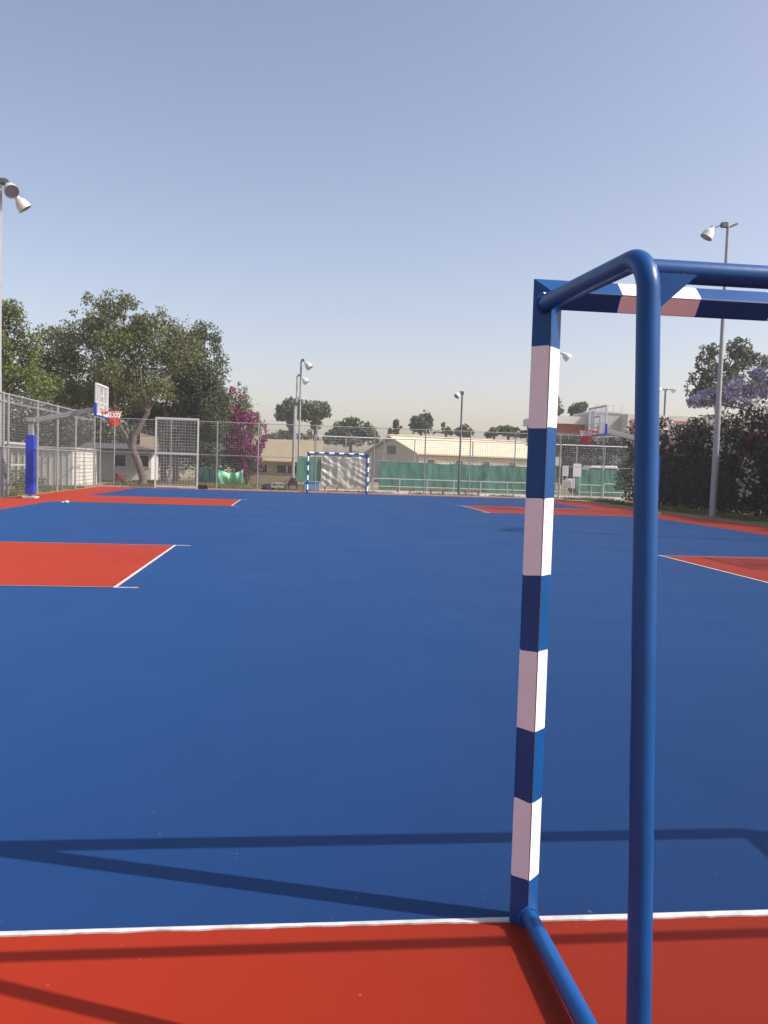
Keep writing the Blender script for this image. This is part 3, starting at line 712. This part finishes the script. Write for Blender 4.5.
t = thing('flat_building', 'white building with red wall panel beside the rear goal tube', 'building', (0, 90, -.03))
xa, xb_ = at(627.8, 420, 90).x, at(700, 420, 90).x
m = MB(); m.box(xa, xb_, 0, 7, 0, at(634, 414, 90).z); m.build('wall', M['palewall'], t)
q = MB(); q.box(xa+.35, xb_-.4, -.06, -.003, 5.6, at(634, 419, 90).z); q.build('wall_panel', M['redwall'], t)

# ------------------------------------------------------------------ trees and plants
def fast_mesh(name, V, nv, m, parent=None):
    """V: (N, nv, 3) array of separate polygons"""
    N = len(V); me = bpy.data.meshes.new(name); me.vertices.add(N*nv); me.vertices.foreach_set('co', V.reshape(-1).astype(np.float32))
    me.loops.add(N*nv); me.loops.foreach_set('vertex_index', np.arange(N*nv, dtype=np.int32))
    me.polygons.add(N); me.polygons.foreach_set('loop_start', (np.arange(N)*nv).astype(np.int32))
    me.update(calc_edges=True); me.materials.append(m)
    o = bpy.data.objects.new(name, me); COL.objects.link(o)
    if parent: o.parent = parent
    return o
def cloud_points(rng, blobs, n, power=.42, rough=.35, gap=None, gs=.9, seed=0):
    vol = np.array([b_[1][0]*b_[1][1]*b_[1][2] for b_ in blobs])**.75; pr = vol/vol.sum(); out = []; nor = []
    sd = Vector((seed*3.1, seed*1.7, seed*.9))
    for bi in rng.choice(len(blobs), n, p=pr):
        c_, r_ = blobs[bi]; d = Vector(rng.normal(size=3)); d.normalize()
        k_ = rng.random()**power*(1+rough*noise.noise(d*2.1+sd+Vector((bi*5.3, 0, 0)))+rough*.5*noise.noise(d*5+sd))
        q = Vector((c_[0]+d.x*r_[0]*k_, c_[1]+d.y*r_[1]*k_, c_[2]+d.z*r_[2]*k_))
        if gap is not None and noise.noise(q*gs+sd)+.5*noise.noise(q*gs*2.3+sd) < gap: continue
        out.append(q); nor.append(d)
    return out, nor
def leaves(name, blobs, n, size, m, parent, seed, gap=None, gs=.9, asp=.5, power=.42, rough=.35, droop=0.0, zmin=.05):
    rng = np.random.default_rng(seed)
    P, Nn = cloud_points(rng, blobs, n, power, rough, gap, gs, seed)
    P = np.array([tuple(q) for q in P]); D = np.array([tuple(q) for q in Nn]); N = len(P)
    nn = rng.normal(size=(N, 3))+D*.5+np.array([0, 0, .35]); nn /= np.linalg.norm(nn, axis=1)[:, None]
    a = rng.normal(size=(N, 3)); a[:, 2] -= droop; a -= nn*(a*nn).sum(1)[:, None]; a /= np.linalg.norm(a, axis=1)[:, None]
    b_ = np.cross(nn, a); s = size*(.55+.9*rng.random(N))[:, None]
    V = np.stack([P-a*s*.5, P+b_*s*asp*.5-a*s*.05, P+a*s*.5, P-b_*s*asp*.5-a*s*.05], 1)
    V[:, :, 2] = np.maximum(V[:, :, 2], zmin)
    return fast_mesh(name, V, 4, m, parent)
def limb(m, a, b_, r0_, r1_, seed=0, bend=.12, n=6):
    a = Vector(a); b_ = Vector(b_); L = (b_-a).length; pts = []; rs = []
    for i in range(n+1):
        u = i/n; w_ = math.sin(PI*u)*bend*L; q = a.lerp(b_, u)+Vector((noise.noise((seed, u*2, 0)), noise.noise((seed, u*2, 5)), noise.noise((seed, u*2, 9))*.5))*w_
        pts.append(q); rs.append(r0_+(r1_-r0_)*u)
    m.tube(pts, rs, 7)
    return pts
def ell(px, py, rx, ry, Y, dY=0, ky=1.0):
    c_ = at(px, py, Y+dY); s = (Y+dY)/F_PX*1.0
    return ((c_.x, c_.y, c_.z), (rx*s, rx*s*ky, ry*s))
def branches(m, base, blobs, r_, seed, per=3, rng=None):
    rng = random.Random(seed)
    for i, (c_, rr) in enumerate(blobs):
        e = Vector(c_)+Vector((rng.uniform(-.2, .2)*rr[0], rng.uniform(-.2, .2)*rr[1], rr[2]*.1))
        pts = limb(m, base, e, r_, r_*.35, seed+i, .22)
        for k_ in range(per):
            s_ = pts[rng.randint(2, 6)]; d = Vector((rng.uniform(-1, 1), rng.uniform(-1, 1), rng.uniform(-.2, 1)))
            limb(m, s_, Vector(c_)+Vector((d.x*rr[0]*.85, d.y*rr[1]*.85, d.z*rr[2]*.85)), r_*.32, r_*.08, seed+i*7+k_, .25)

# big tree with the bent pale trunk
t = thing('broadleaf_tree', 'large spreading olive-green tree with bent pale trunk behind the left hoop', 'tree')
Y = 48
B = [ell(110, 335, 44, 30, Y), ell(70, 355, 38, 26, Y, 1), ell(48, 370, 26, 26, Y, 2), ell(150, 345, 36, 30, Y), ell(120, 305, 22, 14, Y), ell(88, 300, 8, 7, Y),
     ell(178, 352, 26, 26, Y, .5), ell(75, 390, 44, 20, Y, 3), ell(130, 378, 40, 18, Y, 2), ell(150, 318, 24, 12, Y), ell(60, 335, 20, 12, Y), ell(172, 335, 16, 10, Y), ell(135, 325, 22, 16, Y), ell(95, 318, 20, 14, Y), ell(110, 400, 50, 14, Y, 4), ell(150, 388, 26, 16, Y, -1), ell(118, 372, 26, 16, Y, -1.5)]
m = MB(); tr = [at(x, y, 46.5) for x, y in ((142, 491), (143, 478), (138, 462), (132, 448), (134, 436), (141, 424), (148, 412))]; tr[0].z = -.1
m.tube(tr, [.26, .20, .19, .20, .17, .15, .13], 10)
fk = tr[3]
limb(m, fk, at(118, 420, 46.5), .15, .11, 3); limb(m, at(118, 420, 46.5), at(112, 380, 47.5), .11, .06, 4); limb(m, at(120, 424, 46.5), at(90, 380, 48), .09, .04, 6)
branches(m, tr[-1], B[:9], .055, 11)
m.build('trunk', M['bark'], t, smooth=True)
leaves('crown', B, 62000, .155, M['leaf_big'], t, 21, gap=-.17, gs=.8, rough=.45)
B2 = [ell(75, 395, 30, 12, Y, 1), ell(112, 385, 40, 12, Y, 0), ell(150, 392, 24, 10, Y), ell(62, 378, 22, 14, Y, 0), ell(125, 345, 24, 14, Y, -1)]
leaves('fresh_leaves', B2, 9000, .15, M['leaf_bright'], t, 22, gap=.0, gs=.8)
# fresh green tree at the left edge
t = thing('broadleaf_tree', 'fresh green tree at the far left edge behind the tall floodlight post', 'tree')
Y = 42
B = [ell(5, 340, 24, 36, Y), ell(24, 350, 20, 20, Y), ell(12, 312, 12, 12, Y), ell(30, 385, 30, 18, Y), ell(-20, 350, 40, 40, Y), ell(10, 372, 26, 20, Y), ell(-30, 320, 30, 30, Y)]
m = MB(); bs = Vector((at(-12, 480, Y).x, Y, 0)); limb(m, bs-Vector((0, 0, .1)), bs+Vector((.3, 0, 4)), .22, .16, 4); branches(m, bs+Vector((.3, 0, 4)), B, .09, 31)
m.build('trunk', M['barkdark'], t, smooth=True)
leaves('crown', B, 26000, .15, M['leaf_bright'], t, 32, gap=-.12, gs=.9)
# dense grey-green tree
t = thing('broadleaf_tree', 'dense dark grey-green tree with twin pale trunks behind the gate', 'tree')
Y = 52
B = [ell(200, 372, 26, 38, Y), ell(205, 340, 16, 18, Y), ell(190, 400, 28, 28, Y, 1), ell(214, 410, 18, 34, Y, -.5), ell(178, 365, 18, 26, Y, 2), ell(205, 445, 20, 22, Y), ell(150, 415, 30, 14, Y, 3), ell(224, 398, 8, 14, Y), ell(185, 430, 16, 14, Y, 1.5)]
m = MB()
for x, s in ((165, 1), (175, 2)):
    q = at(x, 484, Y); q.z = -.1; limb(m, q, at(x+4*s-6, 440, Y), .22, .17, s, .1); limb(m, at(x+4*s-6, 440, Y), at(x+12*s-8, 395, Y), .17, .07, s+4, .15)
branches(m, at(176, 425, Y), B[:6], .09, 41, 2)
m.build('trunk', M['bark'], t, smooth=True)
leaves('crown', B, 44000, .17, M['leaf_dark'], t, 42, gap=-.22, gs=.9)
# bougainvillea with green shrub behind
t = thing('bougainvillea', 'magenta flowering bougainvillea climbing beside the dark tree', 'bougainvillea')
Y = 54.5
B = [ell(240, 420, 10, 26, Y), ell(254, 440, 10, 20, Y), ell(262, 432, 6, 12, Y), ell(246, 455, 14, 14, Y), ell(232, 408, 8, 14, Y), ell(236, 445, 10, 18, Y), ell(258, 455, 9, 14, Y), ell(229, 430, 6, 16, Y), ell(265, 445, 4, 8, Y), ell(252, 425, 8, 14, Y), ell(246, 470, 10, 8, Y), ell(256, 466, 7, 9, Y), ell(232, 395, 5, 9, Y)]
Bg = [ell(238, 415, 13, 28, Y, 1.2), ell(250, 430, 12, 26, Y, 1.2), ell(236, 450, 16, 24, Y, 1), ell(248, 462, 14, 14, Y, 1)]
m = MB(); q = at(247, 484, Y); q.z = -.1
for i, b_ in enumerate(B[:5]): limb(m, q, b_[0], .06, .025, 50+i, .2)
m.build('stem', M['barkdark'], t, smooth=True)
leaves('foliage', Bg, 16000, .15, M['leaf_big'], t, 51, gap=-.15)
leaves('blossom', B, 9500, .13, M['fl_magenta'], t, 52, gap=.0, gs=1.1, asp=.8, power=.3)

# far trees on the skyline
def far_tree(name, label, Y, B, trunks, n, size, m='leaf_far', seed=1, gap=-.2, r_=.3, group='trees on the far skyline', asp=.55, droop=0):
    t = thing(name, label, 'tree', group=group); q = MB()
    for (x0, y0, x1, y1) in trunks:
        a = at(x0, y0, Y); a.z = -.1; e = at(x1, y1, Y); limb(q, a, e, r_, r_*.5, seed, .06)
    e = at(trunks[0][2], trunks[0][3], Y)
    for i, b_ in enumerate(B[:5]): limb(q, e, b_[0], r_*.45, r_*.12, seed+i, .15)
    q.build('trunk', M['barkdark'], t, smooth=True)
    leaves('crown', B, n, size, M[m], t, seed, gap=gap, gs=3.5/size*.12, asp=asp, droop=droop)
Y = 115
far_tree('gum_tree', 'twin-trunked far gum tree with drooping crown right of thin lamp posts', Y,
         [ell(297, 410, 15, 10, Y), ell(284, 414, 9, 7, Y), ell(312, 409, 14, 8, Y), ell(324, 410, 7, 8, Y), ell(280, 408, 5, 4, Y), ell(316, 422, 6, 10, Y), ell(291, 424, 5, 10, Y), ell(294, 404, 12, 6, Y), ell(306, 413, 12, 8, Y), ell(326, 417, 4, 5, Y), ell(279, 419, 3, 3, Y), ell(290, 438, 5, 9, Y), ell(316, 437, 3, 8, Y)],
         [(291, 478, 292, 418), (316, 478, 315, 418)], 6000, .50, seed=61, gap=-.3, droop=1.2)
Y = 95
far_tree('broadleaf_tree', 'rounded far tree above the distant goal, widest on the skyline', Y,
         [ell(345, 432, 16, 11, Y), ell(352, 425, 10, 9, Y), ell(365, 432, 12, 10, Y), ell(332, 436, 10, 5, Y), ell(344, 440, 22, 6, Y), ell(372, 438, 8, 8, Y)],
         [(350, 478, 350, 440)], 5200, .42, seed=62)
far_tree('palm_shrub', 'pale spiky far tree low on the skyline behind twin-trunked gum', 125, [ell(283, 434, 8, 4, 125), ell(272, 437, 12, 4, 125), ell(300, 437, 12, 3, 125), ell(310, 434, 4, 5, 125)], [(283, 478, 283, 438)], 1500, .5, seed=63)
Y = 100
far_tree('cypress', 'slim far cypress, leftmost above the cream gabled building', Y, [ell(396, 425, 3.2, 5.5, Y), ell(396, 430, 3, 5, Y), ell(400.5, 427, 1.6, 4, Y), ell(390, 432, 2.2, 4, Y)], [(396, 478, 396, 430)], 1100, .36, seed=64)
far_tree('feathery_tree', 'feathery upswept far tree above the cream gabled building ridge', Y, [ell(420, 424, 8, 9, Y), ell(426, 418, 5, 7, Y), ell(414, 424, 5, 8, Y), ell(424, 427, 8, 8, Y), ell(430, 420, 3, 6, Y)], [(421, 478, 421, 430)], 2600, .36, seed=65, droop=-2)
far_tree('broadleaf_tree', 'thin sparse far tree left of the single-lamp thin floodlight post', Y, [ell(446, 430, 4.5, 3.5, Y), ell(443, 425, 2, 2.5, Y), ell(450, 432, 4, 3, Y), ell(434, 432, 4, 2.5, Y)], [(446, 478, 446, 433)], 700, .36, seed=66, gap=-.1)
far_tree('broadleaf_tree', 'small round far tree just right of the thin floodlight post', Y, [ell(464, 430, 7, 5.5, Y), ell(459, 432, 5, 4, Y), ell(469, 433, 5, 4, Y)], [(464, 478, 464, 434)], 1500, .36, seed=67)
far_tree('broadleaf_tree', 'dark clump of far tree left of the pale far tree by near post', Y, [ell(494, 432, 7, 4.5, Y), ell(489, 434, 5, 3.5, Y), ell(499, 430, 4, 4, Y)], [(494, 478, 494, 435)], 1300, .36, seed=68)
far_tree('broadleaf_tree', 'pale green far tree beside the left edge of near goal post', Y, [ell(507, 431, 8, 6, Y), ell(516, 433, 7, 5, Y), ell(524, 434, 5, 4, Y)], [(508, 478, 508, 434)], 1900, .36, 'leaf_far2', 69)
Y = 110
far_tree('broadleaf_tree', 'far tree partly hidden by near goal post right edge, taller of two', Y, [ell(553, 402, 8, 9, Y), ell(557, 410, 7, 6, Y), ell(548, 412, 9, 8, Y)], [(553, 478, 553, 412)], 2000, .42, seed=70)
far_tree('broadleaf_tree', 'round small far tree above the white flat roof left of right hoop', Y, [ell(579, 408, 8, 6.5, Y), ell(573, 411, 5, 5, Y), ell(584, 406, 4, 4, Y)], [(579, 478, 579, 412)], 1700, .42, seed=71)
# right hand trees behind the hedge
Y = 60
far_tree('broadleaf_tree', 'tall loose dark tree behind the hedge beside the right floodlight post', Y,
         [ell(706, 368, 13, 24, Y), ell(700, 385, 14, 18, Y), ell(712, 352, 9, 10, Y), ell(738, 350, 14, 13, Y), ell(732, 368, 14, 14, Y), ell(744, 360, 12, 14, Y), ell(695, 395, 10, 10, Y), ell(752, 358, 10, 6, Y), ell(722, 385, 20, 22, Y), ell(765, 365, 10, 10, Y)],
         [(718, 470, 716, 400)], 15000, .23, 'leaf_dark', 72, gap=.02, r_=.2, group='trees behind the oleander hedge')
t = thing('jacaranda', 'purple blossoming jacaranda above the hedge at the right edge', 'tree', group='trees behind the oleander hedge')
Y = 52
B = [ell(745, 390, 26, 12, Y), ell(720, 396, 22, 10, Y), ell(762, 375, 14, 10, Y), ell(700, 402, 14, 7, Y), ell(775, 385, 18, 16, Y), ell(735, 402, 26, 9, Y), ell(765, 358, 7, 4, Y)]
m = MB(); q = at(752, 478, Y); q.z = -.1; limb(m, q, at(748, 410, Y), .2, .12, 5); branches(m, at(748, 410, Y), B, .07, 81, 2); m.build('trunk', M['barkdark'], t, smooth=True)
leaves('foliage', B, 1800, .2, M['leaf_far2'], t, 83, gap=.0)
leaves('blossom', B, 13000, .14, M['fl_purple'], t, 82, gap=-.05, gs=.9, asp=.8)

# oleander hedge along the right side
t = thing('oleander_hedge', 'tall dark oleander hedge with white and red blossom along the right side', 'hedge')
rng = random.Random(5); B = []; T = []
yy = 14.0
while yy < 42:
    hh = 4.05+.35*math.sin(yy*1.3)+rng.uniform(-.2, .2)
    B.append(((18.15+rng.uniform(-.25, .25), yy, hh*.45), (1.35, 1.5, hh*.50))); T.append(((18.3+rng.uniform(-.3, .3), yy, hh*.80), (1.25, 1.2, hh*.24)))
    yy += 1.35
B += [((18.1, y0, .55), (1.15, .9, .75)) for y0 in np.arange(14, 42, 1.2)]
for zq in (1.2, 2.4): B += [((19.6, y0, zq), (1.2, 1.8, 1.3)) for y0 in np.arange(15, 42, 2.4)]
m = MB()
for i, b_ in enumerate(B[:21]):
    for k_ in range(4):
        x = b_[0][0]+rng.uniform(-.5, .5); y = b_[0][1]+rng.uniform(-.6, .6)
        limb(m, (x, y, -.08), (x+rng.uniform(-.5, .5), y+rng.uniform(-.5, .5), 3.4), .035, .012, i*5+k_, .1, 4)
m.build('stem', M['barkdark'], t)
leaves('foliage', B+T+T, 125000, .19, M['leaf_hedge'], t, 91, gap=-.9, gs=.8, asp=.38, power=.4, rough=.25)
TW = [(b_[0], (b_[1][0]*1.05, b_[1][1], b_[1][2]*1.05)) for b_ in T]
o = leaves('white_blossom', TW[2:], 16000, .15, M['fl_white'], t, 92, gap=.22, gs=1.0, asp=.9, power=.12)
o = leaves('red_blossom', [((b_[0][0], b_[0][1], b_[0][2]-.45), (b_[1][0]*1.08, b_[1][1], b_[1][2])) for b_ in T[2:]], 8000, .15, M['fl_red'], t, 93, gap=.20, gs=1.0, asp=.9, power=.12)
W3 = [ ((17.0, 29.6+dy, z), (.25, .3, .35)) for dy, z in ((0, 2.3), (.4, 1.9), (.3, 1.2), (.1, .8), (-.3, 1.5))]
leaves('white_blossom', W3, 150, .13, M['fl_white'], t, 94, gap=-.1, asp=.9)
# dark hedge beyond the second fence, on the right
t = thing('clipped_hedge', 'dark green hedge behind the pale pipe fence under the red-brown building', 'hedge')
Y = 66; B = [ell(x, 448, 9, 13, Y, rng.uniform(-.5, .5)) for x in range(552, 660, 9)]
B += [ell(x, 470, 10, 14, Y) for x in range(552, 660, 10)]
leaves('foliage', B, 9000, .26, M['leaf_hedge'], t, 95, gap=-.4, zmin=-.02)
# shrub spilling past the second fence next to the hedge
def shrub(label, B, n, size, m, seed, name='shrub'):
    t = thing(name, label, 'shrub', group='shrubs around the court'); q = MB()
    c_ = Vector(B[0][0])
    for k_ in range(5): limb(q, (c_.x+.05*k_-.1, c_.y, -.08), c_+Vector((.25*math.cos(k_*1.3), .25*math.sin(k_*1.3), .1)), .03, .012, seed+k_, .15, 4)
    q.build('stem', M['barkdark'], t); leaves('foliage', B, n, size, M[m], t, seed, gap=-.3, zmin=-.02)
Y = 47.5
shrub('leafy shrub at the hedge end beneath the right hoop arm', [ell(628, 472, 10, 18, Y), ell(634, 455, 10, 12, Y), ell(620, 482, 8, 10, Y), ell(642, 465, 10, 22, Y)], 3000, .2, 'leaf_far', 96)
p0 = Vector((-10.8, 32.4, .55))
shrub('green shrub behind the left fence beside the blue padded post', [(tuple(p0), (.5, 1.1, .55)), ((-10.9, 31.3, .4), (.5, .7, .45))], 1600, .13, 'leaf_far', 97)
shrub('low green shrub against the white shed front', [((-11.2, 36.6, .4), (.5, .9, .45)), ((-11.0, 37.8, .3), (.4, .6, .35))], 1100, .13, 'leaf_far', 98)

# a long far belt of trees closing the horizon
t = MB()
B = []; rng2 = random.Random(9)
for i in range(70):
    x = -120+i*5.2; B.append(((x, 190+rng2.uniform(-8, 8), rng2.uniform(1.2, 2.4)), (5, 5, rng2.uniform(2.0, 3.6))))
o = leaves('far_wood', B, 16000, 1.0, M['leaf_far'], None, 99, gap=-.4, gs=.3, zmin=-.02); tag(o, 'low green wood closing the horizon behind all the buildings', 'wood', None, 'stuff')

t = thing('evergreen_hedge', 'dark evergreen screen of shrubs behind the low house and shed', 'hedge')
Y = 66; rngh = random.Random(3); B = [ell(x, (428 if x < 90 else 440)+rngh.uniform(-8, 8), 15, 46 if x < 90 else 34, Y, rngh.uniform(-1, 1)) for x in range(-40, 232, 12)]
leaves('foliage', B, 34000, .26, M['leaf_dark'], t, 101, gap=-.6, zmin=-.02)
q = MB()
for i in range(0, len(B), 2): limb(q, (B[i][0][0], B[i][0][1], -.1), B[i][0], .08, .03, i, .1)
q.build('stem', M['barkdark'], t)

for i, (px, py, sz) in enumerate(((66.5, 503, .075), (62.5, 503.4, .045))):
    c_ = at(px, py, 27.2); q = MB(); q.lathe([(.0, 0), (sz, .01), (sz*1.1, sz*.5), (sz*.6, sz*.95), (0, sz)], None, 9)
    q.v = [(x*(1+.3*math.sin(y*60+i)), y*(1+.3*math.sin(x*70)), z) for x, y, z in q.v]
    o = q.build('paper_scrap', M['line']); o.location = (c_.x, c_.y, .005)
    tag(o, ('larger crumpled white paper scrap on the left sideline of the court', 'smaller white paper scrap lying left of the larger crumpled one')[i], 'litter')

# grass tufts and leaf litter along the court edges
def grass(name, label, areas, n, h, m, seed):
    rng = np.random.default_rng(seed); A = np.array([(a[1]-a[0])*(a[3]-a[2]) for a in areas]); idx = rng.choice(len(areas), n, p=A/A.sum()); ar = np.array(areas)[idx]
    x = ar[:, 0]+(ar[:, 1]-ar[:, 0])*rng.random(n); y = ar[:, 2]+(ar[:, 3]-ar[:, 2])*rng.random(n)
    keep = np.array([noise.noise((a*.9, b_*.9, seed))+.4*noise.noise((a*3, b_*3, seed)) > -.12 for a, b_ in zip(x, y)]); x = x[keep]; y = y[keep]; N = len(x)
    hh = h*(.4+rng.random(N)); an = rng.random(N)*2*PI; w_ = .02+.02*rng.random(N); le = rng.normal(size=(N, 2))*hh[:, None]*.4
    V = np.stack([np.stack([x-np.cos(an)*w_, y-np.sin(an)*w_, np.full(N, -.03)], 1), np.stack([x+np.cos(an)*w_, y+np.sin(an)*w_, np.full(N, -.03)], 1), np.stack([x+le[:, 0], y+le[:, 1], -.03+hh], 1)], 1)
    o = fast_mesh(name, V, 3, m); tag(o, label, 'grass', None, 'stuff')
grass('grass', 'dry yellow-green grass growing beyond the far fence and along the court', [(-10, 1.0, 44.6, 57), (15.9, 17.2, 14, 44), (-11.5, -10.05, 20, 42), (1, 20, 44.5, 46)], 42000, .13, M['grass'], 3)

# ------------------------------------------------------------------ light
SUN = Vector((.955, -.30, 1.0)).normalized()
sd = bpy.data.lights.new('sun', 'SUN'); sd.energy = 4.2; sd.angle = R(.45); sd.color = (1, .955, .89)
so = bpy.data.objects.new('sun', sd); COL.objects.link(so); so.rotation_euler = (-SUN).to_track_quat('-Z', 'Y').to_euler(); so.location = (20, -10, 40)
wd = bpy.data.worlds.new('World'); S.world = wd; wd.use_nodes = True
nt = wd.node_tree; bg = nt.nodes['Background']; sk = nt.nodes.new('ShaderNodeTexSky'); sk.sky_type = 'NISHITA'; sk.sun_disc = False
sk.sun_elevation = math.asin(SUN.z); sk.sun_rotation = math.atan2(SUN.x, SUN.y)
sk.altitude = 0; sk.air_density = 1.0; sk.dust_density = 2.3; sk.ozone_density = 1.0
tint = nt.nodes.new('ShaderNodeMix'); tint.data_type = 'RGBA'; tint.blend_type = 'MULTIPLY'; tint.inputs['Factor'].default_value = 1
tint.inputs['B'].default_value = (1.26, 1.06, 1.0, 1)          # warm dusty air
nt.links.new(sk.outputs[0], tint.inputs['A']); nt.links.new(tint.outputs['Result'], bg.inputs['Color']); bg.inputs['Strength'].default_value = .13
hz = MB(); hz.box(-330, 330, -30, 260, -1.1, 16)
hm = bpy.data.materials.new('haze'); hm.use_nodes = True
for n_ in list(hm.node_tree.nodes):
    if n_.type == 'BSDF_PRINCIPLED': hm.node_tree.nodes.remove(n_)
pvn = hm.node_tree.nodes.new('ShaderNodeVolumePrincipled'); pvn.inputs['Color'].default_value = (.93, .94, .96, 1); pvn.inputs['Density'].default_value = .0008
pvn.inputs['Anisotropy'].default_value = .1
hm.node_tree.links.new(pvn.outputs[0], hm.node_tree.nodes['Material Output'].inputs['Volume'])
ho = hz.build('haze', hm); ho['kind'] = 'stuff'; ho['label'] = 'thin dusty air softening the far trees and buildings'; ho['category'] = 'haze'
vsx = S.view_settings; vsx.view_transform = 'Standard'; vsx.look = 'None'; vsx.exposure = .5; vsx.gamma = 1
S.render.engine = 'CYCLES'
